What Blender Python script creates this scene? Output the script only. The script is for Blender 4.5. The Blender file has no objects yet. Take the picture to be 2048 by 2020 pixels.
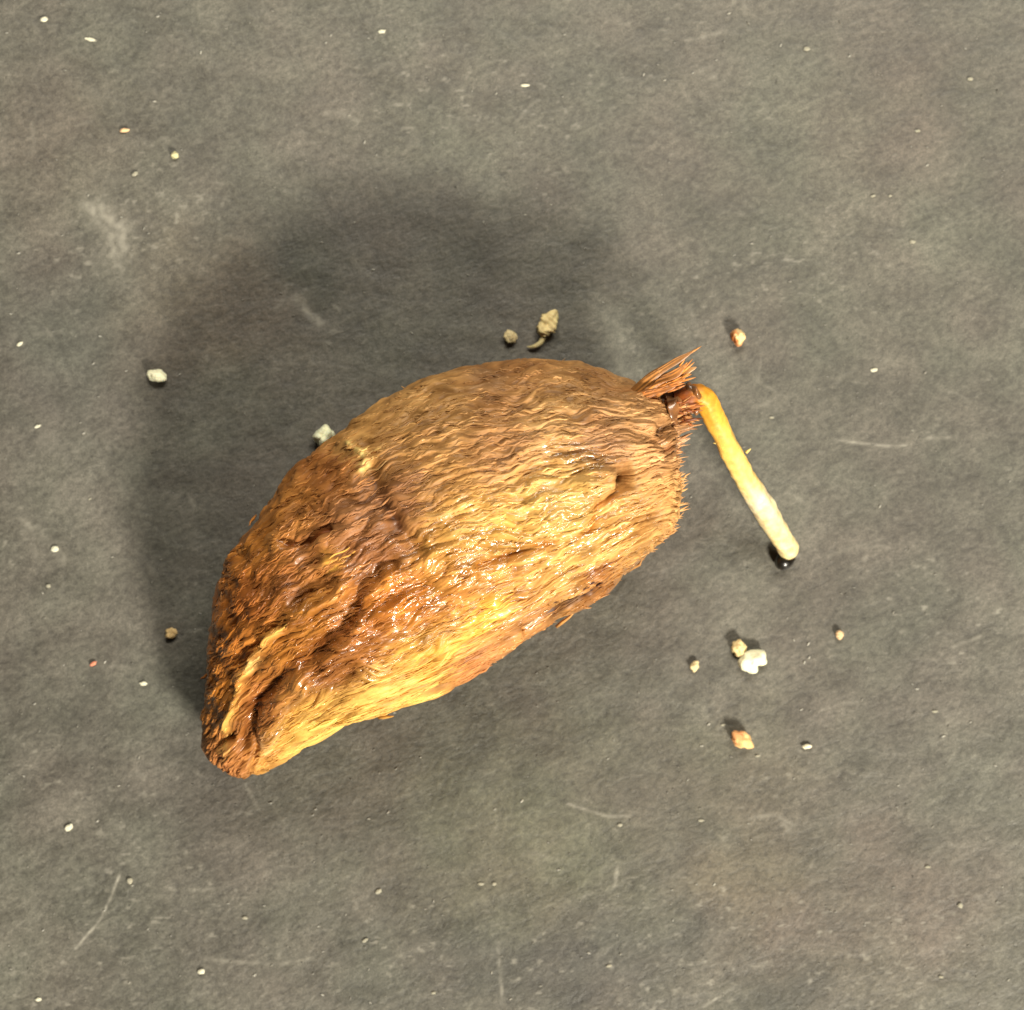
import bpy, math, random
import numpy as np
from mathutils import Vector
from mathutils.bvhtree import BVHTree

# ---------------------------------------------------------------- camera, world, lamps, exposure
# 1 unit = 1 cm; the table top is z = 0
S = bpy.context.scene
S.unit_settings.scale_length = 0.01
H = 30.0
cam = bpy.data.cameras.new('camera'); camo = bpy.data.objects.new('camera', cam)
S.collection.objects.link(camo); S.camera = camo
camo.location = (0, 0, H); camo.rotation_euler = (0, 0, 0)
cam.sensor_width = 36; cam.lens = 36 * H / 10.24
cam.clip_start = 0.5; cam.clip_end = 2000
cam.dof.use_dof = True; cam.dof.focus_distance = H - 1.9; cam.dof.aperture_fstop = 0.36

W = bpy.data.worlds.new('World'); S.world = W; W.use_nodes = True
bg = W.node_tree.nodes['Background']
bg.inputs[0].default_value = (1.0, 0.93, 0.80, 1); bg.inputs[1].default_value = 0.045

def area(name, loc, target, sx, sy, power, col):
    l = bpy.data.lights.new(name, 'AREA'); l.shape = 'RECTANGLE'; l.size = sx; l.size_y = sy
    l.energy = power; l.color = col
    o = bpy.data.objects.new(name, l); S.collection.objects.link(o)
    o.location = loc
    o.rotation_euler = (Vector(target) - Vector(loc)).to_track_quat('-Z', 'Y').to_euler()
    return o
# warm room lamp to the lower right: long soft shadow to the upper left
area('room_lamp', (43, -69, 68), (0, 0, 0), 21, 15, 236000, (1.0, 0.92, 0.78))
# broad ceiling light beyond the top of the frame: faint shadow below, sheen on the table
area('ceiling_light', (5, 25, 36), (0, 1, 0), 26, 9, 20000, (1.0, 0.93, 0.79))

S.view_settings.view_transform = 'Standard'; S.view_settings.look = 'None'
S.view_settings.exposure = 0.0; S.view_settings.gamma = 1.0
S.render.engine = 'CYCLES'

# ---------------------------------------------------------------- helpers
rng = np.random.default_rng(7); random.seed(7)
def lin(c):
    c = np.asarray(c, float) / 255.0
    return np.where(c <= 0.04045, c / 12.92, ((c + 0.055) / 1.055) ** 2.4)
def W3(px, py, z=0.0):                      # point of the photograph at height z -> place on the table
    k = (H - z) / H
    return Vector(((px - 1024) / 200 * k, (1010 - py) / 200 * k, z))

_perm = np.random.default_rng(3).permutation(256).astype(np.int32)
_perm = np.concatenate([_perm, _perm])
_g = np.random.default_rng(5).normal(size=(256, 3)); _g /= np.linalg.norm(_g, axis=1)[:, None]
def noise(x, y, z, seed=0):
    x = np.asarray(x) + seed * 17.31; y = np.asarray(y) + seed * 5.77; z = np.asarray(z) + seed * 9.13
    xi = np.floor(x).astype(np.int32); yi = np.floor(y).astype(np.int32); zi = np.floor(z).astype(np.int32)
    fx = x - xi; fy = y - yi; fz = z - zi
    f = lambda t: t * t * t * (t * (t * 6 - 15) + 10)
    u, v, w = f(fx), f(fy), f(fz)
    r = 0
    for dx in (0, 1):
        for dy in (0, 1):
            for dz in (0, 1):
                h = _perm[(_perm[(_perm[(xi + dx) & 255] + yi + dy) & 255] + zi + dz) & 255]
                g = _g[h]
                d = g[..., 0] * (fx - dx) + g[..., 1] * (fy - dy) + g[..., 2] * (fz - dz)
                r = r + d * (u if dx else 1 - u) * (v if dy else 1 - v) * (w if dz else 1 - w)
    return r * 1.6
def pdist(x, y, pl):                        # distance to a polyline
    best = np.full(np.shape(x), 1e9)
    if len(pl) == 1:
        return np.hypot(x - pl[0][0], y - pl[0][1])
    for (ax, ay), (bx, by) in zip(pl[:-1], pl[1:]):
        ex, ey = bx - ax, by - ay; L = ex * ex + ey * ey
        t = np.clip(((x - ax) * ex + (y - ay) * ey) / L, 0, 1)
        best = np.minimum(best, np.hypot(x - ax - t * ex, y - ay - t * ey))
    return best
def gauss(d, w): return np.exp(-(d / w) ** 2)
def sstep(a, b, x):
    t = np.clip((x - a) / (b - a), 0, 1); return t * t * (3 - 2 * t)

def mesh_np(name, V, F, mat, parent=None, smooth=True, attrs=None):
    me = bpy.data.meshes.new(name)
    V = np.asarray(V, np.float32); F = np.asarray(F, np.int32)
    k = F.shape[1]
    me.vertices.add(len(V)); me.vertices.foreach_set('co', V.ravel())
    me.loops.add(F.size); me.loops.foreach_set('vertex_index', F.ravel())
    me.polygons.add(len(F)); me.polygons.foreach_set('loop_start', np.arange(0, F.size, k, dtype=np.int32))
    me.update(calc_edges=True); me.validate()
    me.polygons.foreach_set('use_smooth', np.full(len(me.polygons), smooth))
    for an, a in (attrs or {}).items():
        if a.ndim == 2:
            at = me.attributes.new(an, 'FLOAT_COLOR', 'POINT')
            at.data.foreach_set('color', np.concatenate([a, np.ones((len(a), 1))], 1).astype(np.float32).ravel())
        else:
            at = me.attributes.new(an, 'FLOAT', 'POINT'); at.data.foreach_set('value', a.astype(np.float32))
    me.materials.append(mat)
    o = bpy.data.objects.new(name, me); S.collection.objects.link(o)
    if parent: o.parent = parent
    return o
def tag(o, label, cat, group=None):
    o['label'] = label; o['category'] = cat
    if group: o['group'] = group

class NT:
    def __init__(s, name):
        s.m = bpy.data.materials.new(name); s.m.use_nodes = True
        s.n = s.m.node_tree.nodes; s.l = s.m.node_tree.links; s.b = s.n['Principled BSDF']
    def node(s, t, **kw):
        n = s.n.new(t)
        for k, v in kw.items():
            if k.startswith('i_'):
                key = k[2:]; key = int(key) if key.isdigit() else key
                n.inputs[key].default_value = v
            else: setattr(n, k, v)
        return n
    def link(s, a, b): s.l.new(a, b)
    def attr(s, name): return s.node('ShaderNodeAttribute', attribute_name=name)
    def coords(s, rot=0, scale=(1, 1, 1)):
        tc = s.node('ShaderNodeTexCoord'); mp = s.node('ShaderNodeMapping')
        mp.inputs['Rotation'].default_value = (0, 0, rot); s.link(tc.outputs['Object'], mp.inputs[0])
        m2 = s.node('ShaderNodeMapping'); m2.inputs['Scale'].default_value = scale
        s.link(mp.outputs[0], m2.inputs[0]); return m2.outputs[0]
    def noise(s, vec, scale, detail=3, rough=0.55):
        n = s.node('ShaderNodeTexNoise'); n.inputs['Scale'].default_value = scale
        n.inputs['Detail'].default_value = detail; n.inputs['Roughness'].default_value = rough
        s.link(vec, n.inputs['Vector']); return n.outputs[0]
    def rng(s, val, a, b, c, d):
        n = s.node('ShaderNodeMapRange'); s.link(val, n.inputs[0])
        for i, v in enumerate((a, b, c, d)): n.inputs[i + 1].default_value = v
        return n.outputs[0]
    def math(s, op, a, b):
        n = s.node('ShaderNodeMath', operation=op)
        for i, v in enumerate((a, b)):
            if isinstance(v, (int, float)): n.inputs[i].default_value = v
            else: s.link(v, n.inputs[i])
        return n.outputs[0]
    def mix(s, f, a, b, blend='MIX'):
        n = s.node('ShaderNodeMix', data_type='RGBA', blend_type=blend)
        for i, v in ((0, f), (6, a), (7, b)):
            if isinstance(v, (int, float)): n.inputs[i].default_value = v
            elif isinstance(v, (tuple, list)): n.inputs[i].default_value = (*v[:3], 1)
            else: s.link(v, n.inputs[i])
        return n.outputs[2]
    def bump(s, h, strength, dist, nrm=None):
        n = s.node('ShaderNodeBump'); n.inputs['Strength'].default_value = strength; n.inputs['Distance'].default_value = dist
        s.link(h, n.inputs['Height'])
        if nrm: s.link(nrm, n.inputs['Normal'])
        return n.outputs[0]

# ---------------------------------------------------------------- materials
def mat_table():
    t = NT('dark_table')
    v = t.coords(); vs = t.coords(rot=math.radians(-26), scale=(0.68, 1.0, 1))
    big = t.noise(v, 0.55, 4, 0.6); hue = t.noise(v, 0.9, 2, 0.5); mid = t.noise(vs, 3.2, 5, 0.62); fine = t.noise(vs, 19, 5, 0.7)
    grain = t.noise(v, 75, 2, 0.6)
    c = t.mix(t.rng(hue, 0.36, 0.64, 0, 1), (0.083, 0.081, 0.063), (0.088, 0.079, 0.064))
    f = t.math('MULTIPLY', t.rng(big, 0.3, 0.7, 0.78, 1.2), t.rng(mid, 0.3, 0.7, 0.72, 1.28))
    f = t.math('MULTIPLY', f, t.rng(fine, 0.32, 0.68, 0.58, 1.42)); f = t.math('MULTIPLY', f, t.rng(grain, 0.3, 0.7, 0.62, 1.38))
    cc = t.node('ShaderNodeCombineColor')
    for i in range(3): t.link(f, cc.inputs[i])
    c = t.mix(1.0, c, cc.outputs[0], 'MULTIPLY')
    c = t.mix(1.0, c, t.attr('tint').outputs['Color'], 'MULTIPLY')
    c = t.mix(t.attr('mark').outputs['Fac'], c, (0.36, 0.34, 0.28))
    c = t.mix(t.attr('stain').outputs['Fac'], c, (0.05, 0.048, 0.036))
    t.link(c, t.b.inputs['Base Color'])
    t.link(t.rng(mid, 0.3, 0.7, 0.42, 0.56), t.b.inputs['Roughness'])
    t.b.inputs['Specular IOR Level'].default_value = 0.55
    n1 = t.bump(fine, 0.42, 0.022); n2 = t.bump(mid, 0.14, 0.05, n1)
    t.link(n2, t.b.inputs['Normal'])
    return t.m
def mat_husk():
    t = NT('fibrous_husk')
    vs = t.coords(rot=math.radians(-22), scale=(0.14, 1, 1)); v = t.coords()
    fine = t.noise(vs, 34, 3, 0.6); mot = t.noise(v, 9, 4, 0.6)
    f = t.math('MULTIPLY', t.rng(fine, 0.25, 0.75, 0.78, 1.2), t.rng(mot, 0.3, 0.7, 0.86, 1.12))
    cc = t.node('ShaderNodeCombineColor')
    for i in range(3): t.link(f, cc.inputs[i])
    c = t.mix(1.0, t.attr('col').outputs['Color'], cc.outputs[0], 'MULTIPLY')
    t.link(c, t.b.inputs['Base Color'])
    wet = t.attr('wet').outputs['Fac']
    t.link(t.rng(wet, 0, 1, 0.58, 0.17), t.b.inputs['Roughness'])
    t.b.inputs['Specular IOR Level'].default_value = 0.36
    t.link(t.rng(wet, 0.2, 1, 0.0, 0.75), t.b.inputs['Coat Weight']); t.b.inputs['Coat Roughness'].default_value = 0.1
    t.link(t.bump(fine, 0.4, 0.010), t.b.inputs['Normal'])
    return t.m
def mat_attr(name, rough, spec=0.5, sss=0.0, coat=0.0):
    t = NT(name)
    n = t.noise(t.coords(), 22, 4, 0.6)
    f = t.rng(n, 0.3, 0.7, 0.82, 1.12); cc = t.node('ShaderNodeCombineColor')
    for i in range(3): t.link(f, cc.inputs[i])
    c = t.mix(1.0, t.attr('col').outputs['Color'], cc.outputs[0], 'MULTIPLY')
    t.link(c, t.b.inputs['Base Color']); t.b.inputs['Roughness'].default_value = rough
    t.b.inputs['Specular IOR Level'].default_value = spec; t.b.inputs['Coat Weight'].default_value = coat
    if sss:
        t.b.inputs['Subsurface Weight'].default_value = sss; t.b.inputs['Subsurface Radius'].default_value = (1, .6, .3)
        t.b.inputs['Subsurface Scale'].default_value = 0.06
    t.link(t.bump(n, 0.3, 0.015), t.b.inputs['Normal'])
    return t.m
M_TABLE = mat_table(); M_HUSK = mat_husk()
M_FIB = mat_attr('loose_fibre_strands', 0.42, 0.5)
M_ROOT = mat_attr('root_skin', 0.5, 0.45, 0.35)
M_WET = mat_attr('wet_dark_tissue', 0.34, 0.5, 0.1, 0.5)
M_CRUMB = mat_attr('mineral_crumb', 0.75, 0.35, 0.12)

# ---------------------------------------------------------------- table top (one sheet, dense in view)
inner = np.linspace(-5.35, 5.35, 640)
outer = np.array([6.5, 9, 14, 24, 45, 80.])
gx = np.concatenate([-outer[::-1], inner, outer])
X, Y = np.meshgrid(gx, gx, indexing='xy')
px = 1024 + 200 * X; py = 1010 - 200 * Y
n = len(gx)
wob = noise(X * 2.2, Y * 2.2, 0 * X, 1) * 7; wob2 = noise(X * 2.2, Y * 2.2, 0 * X, 2) * 7
brk = 0.35 + 1.3 * np.clip(noise(X * 6, Y * 6, 0 * X, 3) * .6 + noise(X * 16, Y * 16, 0 * X, 4) * .9 + 0.3, 0, 1)
mark = np.zeros_like(X); stain = np.zeros_like(X)
def scratch(pl, w, a): 
    global mark
    mark = np.maximum(mark, gauss(pdist(px + wob * .5, py + wob2 * .5, pl), w * (.7 if w < 7 else 1)) * a * 1.35 * brk)
def dark(pl, w, a):
    global stain
    stain = np.maximum(stain, gauss(pdist(px + wob * .5, py + wob2 * .5, pl), w) * a * brk)
scratch([(238, 1752), (220, 1800), (196, 1848), (175, 1872), (153, 1898)], 3.6, 0.42)
scratch([(1668, 878), (1712, 884), (1770, 893), (1815, 889)], 3.6, 0.30)
scratch([(1855, 876), (1912, 872)], 5, 0.26)
scratch([(995, 1885), (1000, 1935), (1006, 2010)], 5, 0.22)
scratch([(1135, 1606), (1180, 1622), (1215, 1634), (1260, 1632)], 4, 0.22)
scratch([(1236, 1735), (1230, 1772)], 5, 0.40)
scratch([(1500, 1932), (1545, 1928)], 4, 0.25); scratch([(1405, 2015), (1465, 1978)], 4, 0.22)
scratch([(480, 1625), (515, 1630)], 3, 0.2)
scratch([(410, 1918), (480, 1924), (560, 1930), (615, 1918)], 5, 0.18)
scratch([(525, 1960), (533, 1985), (515, 2000)], 4, 0.2)
scratch([(380, 1780), (445, 1776), (462, 1760)], 4, 0.18)
scratch([(590, 600), (610, 618), (640, 642)], 8, 0.45)
scratch([(378, 990), (390, 1012)], 5, 0.25)
scratch([(190, 418), (215, 440), (235, 462), (238, 515)], 24, 0.30)
scratch([(40, 1036), (70, 1060), (105, 1092), (125, 1120)], 10, 0.16)
scratch([(90, 875), (95, 895)], 14, 0.16)
scratch([(490, 1570), (515, 1615)], 5, 0.2)
scratch([(1500, 1640), (1545, 1630), (1590, 1648)], 6, 0.16)
scratch([(1140, 1280), (1165, 1270)], 4, 0.2)
scratch([(1650, 1110), (1700, 1098), (1760, 1080)], 5, 0.14)
scratch([(1900, 1300), (1960, 1275)], 5, 0.16)
scratch([(1370, 80), (1440, 65)], 5, 0.18); scratch([(1395, 145), (1440, 128)], 6, 0.14)
dark([(1778, 1400), (1783, 1440), (1795, 1500)], 4, 0.7)
dark([(1388, 1645), (1412, 1662), (1436, 1680)], 4, 0.6)
dark([(1250, 1420), (1262, 1520), (1258, 1600)], 16, 0.25)
dark([(1520, 2000), (1570, 1980), (1620, 2010)], 34, 0.35)
dark([(880, 480), (920, 470), (1010, 475)], 30, 0.22)
dark([(540, 480), (600, 500), (620, 560)], 34, 0.25)
# random faint scuffs and patches of fine pale speckle in the lower half
for i in range(110):
    x0 = rng.uniform(0, 2048); y0 = rng.uniform(0, 2020); a = math.radians(rng.normal(20, 45)); L = rng.uniform(12, 80)
    c = rng.normal(0, .35)
    pts = [(x0 + L * t * math.cos(a + c * t), y0 - L * t * math.sin(a + c * t)) for t in (0, .5, 1)]
    sel = (abs(px - x0) < 130) & (abs(py - y0) < 130)
    d = pdist(px[sel], py[sel], pts)
    mark[sel] = np.maximum(mark[sel], gauss(d, rng.uniform(2.5, 6)) * rng.uniform(.05, .16) * brk[sel])
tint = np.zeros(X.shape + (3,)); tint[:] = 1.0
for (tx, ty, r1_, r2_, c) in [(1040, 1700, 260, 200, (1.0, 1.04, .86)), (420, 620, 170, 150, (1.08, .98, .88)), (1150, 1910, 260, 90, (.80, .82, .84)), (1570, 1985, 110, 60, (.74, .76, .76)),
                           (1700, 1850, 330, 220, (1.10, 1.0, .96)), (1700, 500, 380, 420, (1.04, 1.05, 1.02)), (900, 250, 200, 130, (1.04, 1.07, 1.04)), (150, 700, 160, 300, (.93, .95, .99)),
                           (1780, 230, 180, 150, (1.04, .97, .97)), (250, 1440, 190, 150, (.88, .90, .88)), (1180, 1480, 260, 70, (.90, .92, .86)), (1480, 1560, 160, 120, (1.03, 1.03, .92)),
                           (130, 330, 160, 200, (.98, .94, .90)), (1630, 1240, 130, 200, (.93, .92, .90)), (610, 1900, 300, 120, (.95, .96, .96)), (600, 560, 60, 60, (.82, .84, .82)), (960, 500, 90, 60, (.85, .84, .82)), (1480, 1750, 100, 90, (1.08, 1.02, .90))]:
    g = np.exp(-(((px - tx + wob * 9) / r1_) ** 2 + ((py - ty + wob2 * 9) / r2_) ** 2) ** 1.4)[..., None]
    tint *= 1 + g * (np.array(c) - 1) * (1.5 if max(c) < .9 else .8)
pn = noise(X * 9, Y * 17, 0 * X, 5) + 0.6 * noise(X * 21, Y * 40, 0 * X, 6)
reg = sstep(-0.1, 0.5, noise(X * .55, Y * .55, 0 * X, 8) + 0.35 * sstep(1350, 1900, py) - .1)
mark = np.maximum(mark, 0.40 * sstep(0.42, 1.0, pn) * (0.3 + 0.7 * reg))
Z = 0.004 * noise(X * 3, Y * 5, 0 * X, 9)
V = np.stack([X, Y, Z], -1).reshape(-1, 3)
idx = np.arange(n * n).reshape(n, n)
F = np.stack([idx[:-1, :-1], idx[:-1, 1:], idx[1:, 1:], idx[1:, :-1]], -1).reshape(-1, 4)
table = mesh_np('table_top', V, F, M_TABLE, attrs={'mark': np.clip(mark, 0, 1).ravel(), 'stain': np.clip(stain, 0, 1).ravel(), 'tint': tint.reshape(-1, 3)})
table['kind'] = 'structure'

# ---------------------------------------------------------------- the seed
seed = bpy.data.objects.new('sprouting_seed', None); S.collection.objects.link(seed)
seed.empty_display_size = 0.5
tag(seed, 'large brown fibrous seed with a pale root bent out of its right end', 'seed')

ST = [((438, 1532), (438, 1532), 0.55), ((412, 1503), (482, 1555), 0.6), ((404, 1470), (525, 1545), 0.66), ((404, 1420), (570, 1522), 0.75),
      ((413, 1345), (625, 1485), 0.88), ((421, 1270), (690, 1451), 1.0), ((433, 1185), (760, 1436), 1.1), ((460, 1115), (835, 1408), 1.18),
      ((505, 1045), (905, 1376), 1.24), ((560, 970), (965, 1342), 1.28), ((622, 905), (1015, 1305), 1.3), ((690, 850), (1065, 1270), 1.31),
      ((760, 802), (1120, 1240), 1.31), ((840, 763), (1175, 1213), 1.31), ((920, 735), (1215, 1182), 1.3), ((1000, 721), (1250, 1150), 1.3),
      ((1080, 718), (1290, 1115), 1.3), ((1150, 724), (1320, 1085), 1.3), ((1220, 744), (1344, 1060), 1.32), ((1280, 772), (1355, 1032), 1.35),
      ((1325, 800), (1359, 990), 1.38), ((1347, 840), (1360, 940), 1.4), ((1356, 890), (1358, 892), 1.4)]
def catmull(P, m):
    P = np.asarray(P, float); k = len(P); Q = np.vstack([2 * P[0] - P[1], P, 2 * P[-1] - P[-2]])
    t = np.linspace(0, k - 1 - 1e-9, m); i = t.astype(int); f = (t - i)[:, None]
    a, b, c, d = Q[i], Q[i + 1], Q[i + 2], Q[i + 3]
    return 0.5 * (2 * b + (c - a) * f + (2 * a - 5 * b + 4 * c - d) * f ** 2 + (3 * b - a - 3 * c + d) * f ** 3)
NU = 1000; NT_, NB_ = 420, 110
U = catmull([s[0] for s in ST], NU); L_ = catmull([s[1] for s in ST], NU); zc = catmull([[s[2]] for s in ST], NU)[:, 0]
persp = (H - zc) / H
toW = lambda P: np.stack([(P[:, 0] - 1024) / 200 * persp, (1010 - P[:, 1]) / 200 * persp], -1)
Uw, Lw = toW(U), toW(L_)
C = (Uw + Lw) / 2; D = (Uw - Lw) / 2; hw = np.linalg.norm(D, axis=1)
phi = np.concatenate([np.linspace(0, math.pi, NT_, endpoint=False), np.linspace(math.pi, 2 * math.pi, NB_, endpoint=False)])
NV = len(phi)
cph = np.cos(phi); sph = np.sin(phi)
# cross section: full top with its crown a little towards the lower flank, flatter below
topp = np.where(sph > 0, np.abs(sph) ** 0.92, -np.abs(sph) ** 0.9)
htop = 1.28 * (1 - np.exp(-hw / 0.85)) * 1.12; hbot = np.minimum(zc - 0.02, hw * 0.95 + 0.0)
shear = 0.10 * np.clip(sph, 0, 1) ** 2
BX = C[:, None, 0] + D[:, None, 0] * (cph[None] - shear[None])
BY = C[:, None, 1] + D[:, None, 1] * (cph[None] - shear[None])
BZ = zc[:, None] + np.where(sph[None] > 0, htop[:, None], hbot[:, None]) * topp[None]
P = np.stack([BX, BY, BZ], -1)
def normals(P):
    du = np.gradient(P, axis=0); dv = np.roll(P, -1, 1) - np.roll(P, 1, 1)
    Nn = np.cross(dv, du); l = np.linalg.norm(Nn, axis=2, keepdims=True); Nn = Nn / np.maximum(l, 1e-9)
    return Nn
N = normals(P)
cen = np.array([C[NU // 2][0], C[NU // 2][1], 1.2])
if (N[NU // 2, NT_ // 2] @ np.array([0, 0, 1.])) < 0: N = -N
kk = H / (H - P[..., 2])
QX = 1024 + 200 * P[..., 0] * kk; QY = 1010 - 200 * P[..., 1] * kk      # design coordinates over the husk
up = sstep(-0.15, 0.35, N[..., 2])

# fibre field: a smooth function whose level lines run along the fibres
ctrl = [(1000, 780, 2), (1200, 770, -12), (1300, 800, -8), (1250, 950, 16), (1300, 1080, 32), (900, 850, 15), (750, 850, 28), (640, 940, 34), (650, 1000, 28),
        (500, 1100, 36), (850, 1250, 22), (1050, 1200, 28), (1200, 1150, 34), (650, 1420, 26), (530, 1520, 32), (450, 1300, 48), (1000, 1000, 18), (1100, 1050, 20),
        (800, 1350, 20), (600, 1200, 32), (1150, 880, 6), (440, 1450, 58), (950, 1330, 28), (960, 1340, 29), (1100, 1240, 33), (1180, 1200, 35), (780, 1410, 20),
        (600, 1480, 28), (700, 1450, 20), (900, 1350, 27), (860, 1390, 27), (560, 1300, 36), (420, 1200, 55), (1340, 950, 14), (1345, 870, 6)]
TX = np.array([(c[0] - 1024) / 200 for c in ctrl]); TY = np.array([(1010 - c[1]) / 200 for c in ctrl]); TH = np.radians([c[2] for c in ctrl])
def theta(x, y):
    n_ = 0; d_ = 0
    for tx, ty, t in zip(TX, TY, TH):
        w = 1 / ((x - tx) ** 2 + (y - ty) ** 2 + 0.09) ** 1.5; n_ = n_ + w * t; d_ = d_ + w
    return n_ / d_
KX = np.linspace(-3.9, 2.6, 15); KY = np.linspace(-3.5, 2.2, 14); SG = 0.62
sx, sy = [v.ravel() for v in np.meshgrid(np.linspace(-3.4, 2.0, 40), np.linspace(-3.0, 1.7, 36))]
th = theta(sx, sy); ex = np.exp(-((sx[:, None] - KX) / SG) ** 2); ey = np.exp(-((sy[:, None] - KY) / SG) ** 2)
dx_ = -2 * (sx[:, None] - KX) / SG ** 2 * ex; dy_ = -2 * (sy[:, None] - KY) / SG ** 2 * ey
Gx = (dx_[:, :, None] * ey[:, None, :]).reshape(len(sx), -1); Gy = (ex[:, :, None] * dy_[:, None, :]).reshape(len(sx), -1)
lam = 0.12
A = np.concatenate([Gx * np.cos(th)[:, None] + Gy * np.sin(th)[:, None], lam * Gx, lam * Gy, 1e-3 * np.eye(Gx.shape[1])])
rhs = np.concatenate([0 * th, -lam * np.sin(th), lam * np.cos(th), np.zeros(Gx.shape[1])])
co = np.linalg.lstsq(A, rhs, rcond=None)[0].reshape(len(KX), len(KY))
def potential(x, y):
    ax = [np.exp(-((x - k) / SG) ** 2) for k in KX]; ay = [np.exp(-((y - k) / SG) ** 2) for k in KY]
    return sum(ax[i] * sum(co[i, j] * ay[j] for j in range(len(KY))) for i in range(len(KX)))
def field(x, y):
    t = theta(x, y); return None, -np.sin(t), np.cos(t)
x_, y_ = (QX - 1024) / 200, (1010 - QY) / 200
b_ = potential(x_, y_)
a_ = x_ * math.cos(0.4) + y_ * math.sin(0.4); z_ = P[..., 2]
def F0(pl, w): return gauss(pdist(QX, QY, pl), w)
neat = np.clip(F0([(590, 1490), (760, 1405), (920, 1345)], 60) + 0.75 * F0([(1000, 1300), (1150, 1200), (1290, 1090)], 70) + .5 * F0([(800, 1240), (1000, 1170)], 60), 0, 1)
warp = noise(x_ * 1.3, y_ * 1.3, z_ * 1.3, 1) * 0.13 * (1 - .75 * neat) + noise(x_ * 3.4, y_ * 3.4, z_ * 4, 2) * 0.062 * (1 - .75 * neat) + noise(x_ * 8, y_ * 8, z_ * 8, 22) * 0.016 * (1 - .7 * neat)
aa = a_
z_ = z_ * 0.3
b2 = b_ + warp
f1 = noise(a_ * 1.1, b2 * 5.5, z_ * 3.5, 3); f2 = noise(a_ * 2.4, b2 * 17, z_ * 7, 4); f3 = noise(a_ * 4.2, b2 * 32, z_ * 14, 5)
f3 = f3 * (1 - neat) + neat * noise(a_ * 1.6, b2 * 27, z_ * 14, 15); f2 = f2 * (1 - neat) + neat * noise(a_ * .9, b2 * 15, z_ * 7, 16)
lump = noise(x_ * 1.6, y_ * 1.6, z_ * 5, 6); lump2 = noise(x_ * 4.5, y_ * 5.5, z_ * 14, 7)
f1b = noise(a_ * 1.7 + 9, b2 * 11, z_ * 5, 14)
r1 = 2.0 * np.abs(f1) ** .75 - .8; r2 = 2.2 * np.abs(f2) ** .65 - 1; r3 = 2.0 * np.abs(f3) ** .7 - .8; r1b = 2.0 * np.abs(f1b) ** .7 - .8

def F_(pl, w): return gauss(pdist(QX + warp * 60, QY + lump2 * 8, pl), w)
feat = np.zeros_like(QX)
FE = [([(735, 940), (752, 975), (770, 1010), (795, 1050), (835, 1100)], 17, -0.085),
      ([(955, 1132), (1030, 1112), (1075, 1096), (1130, 1090), (1180, 1066), (1197, 1032), (1202, 1002), (1235, 982), (1252, 955), (1249, 935)], 11, -0.075),
      ([(1248, 948), (1250, 966)], 14, -0.20), ([(1180, 972), (1214, 953)], 25, 0.10), ([(1090, 1040), (1150, 1020)], 60, 0.07),
      ([(1198, 1174), (1170, 1196), (1130, 1216), (1100, 1234), (1050, 1262)], 6, -0.075),
      ([(1212, 1138), (1175, 1168)], 10, -0.03), ([(1333, 852)], 14, -0.16), ([(1325, 880), (1345, 905)], 12, -0.08),
      ([(780, 1131), (728, 1175), (715, 1226), (628, 1304), (582, 1338), (513, 1406), (482, 1478)], 17, -0.09),
      ([(800, 1140), (735, 1192), (725, 1245), (650, 1320)], 14, 0.06),
      ([(692, 1188), (640, 1215), (554, 1264), (497, 1318), (474, 1366), (461, 1428), (447, 1470)], 8, 0.045),
      ([(612, 1180), (529, 1268), (487, 1312), (452, 1352)], 10, -0.045),
      ([(600, 1370), (566, 1413), (540, 1470)], 32, 0.09), ([(700, 1290), (780, 1245)], 34, 0.05),
      ([(695, 1348), (644, 1386), (586, 1424), (566, 1478), (522, 1535)], 12, -0.06),
      ([(505, 1440), (512, 1500), (500, 1545)], 9, -0.06), ([(451, 1481)], 14, -0.12),
      ([(470, 1500), (450, 1520)], 10, 0.05), ([(566, 1088), (610, 1078), (655, 1060)], 9, -0.08),
      ([(1050, 950), (1120, 905), (1200, 900)], 14, -0.04), ([(700, 892), (722, 902), (729, 920), (722, 940)], 8, 0.04),
      ([(850, 1170), (880, 1190)], 22, -0.05), ([(925, 1205), (960, 1215)], 18, -0.06), ([(790, 1215), (830, 1200)], 18, 0.05),
      ([(620, 1120), (640, 1180)], 30, -0.05), ([(560, 1180), (590, 1240)], 24, 0.04), ([(880, 1000), (980, 975)], 50, 0.03),
      ([(1180, 760), (1280, 770)], 16, -0.05)]
for pl, w, d in FE: feat += d * F_(pl, w)
feat *= up
endf = sstep(0, 0.09, np.linspace(0, 1, NU))[:, None] * (1 - sstep(0.985, 1.0, np.linspace(0, 1, NU)))[:, None]
smoothz = np.clip(F_([(600, 1490), (760, 1400), (900, 1340)], 45), 0, 1)       # neat parallel fibres of the lower flank
rough = F_([(470, 1180), (600, 1120), (720, 1060)], 130)
amp = 0.75 + 0.35 * F_([(700, 1240), (950, 1120), (1180, 1020)], 120) + 0.6 * smoothz + 0.2 * neat
disp = 0.036 * lump + 0.024 * lump2 * (1 + rough) * (1 - .7 * neat) + amp * (0.012 * r1 + 0.022 * r1b + 0.021 * r2 + 0.012 * r3) + feat
disp = disp * (0.25 + 0.75 * endf)
P2 = P + N * disp[..., None]
P2[..., 2] = np.maximum(P2[..., 2], 0.012)

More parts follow.
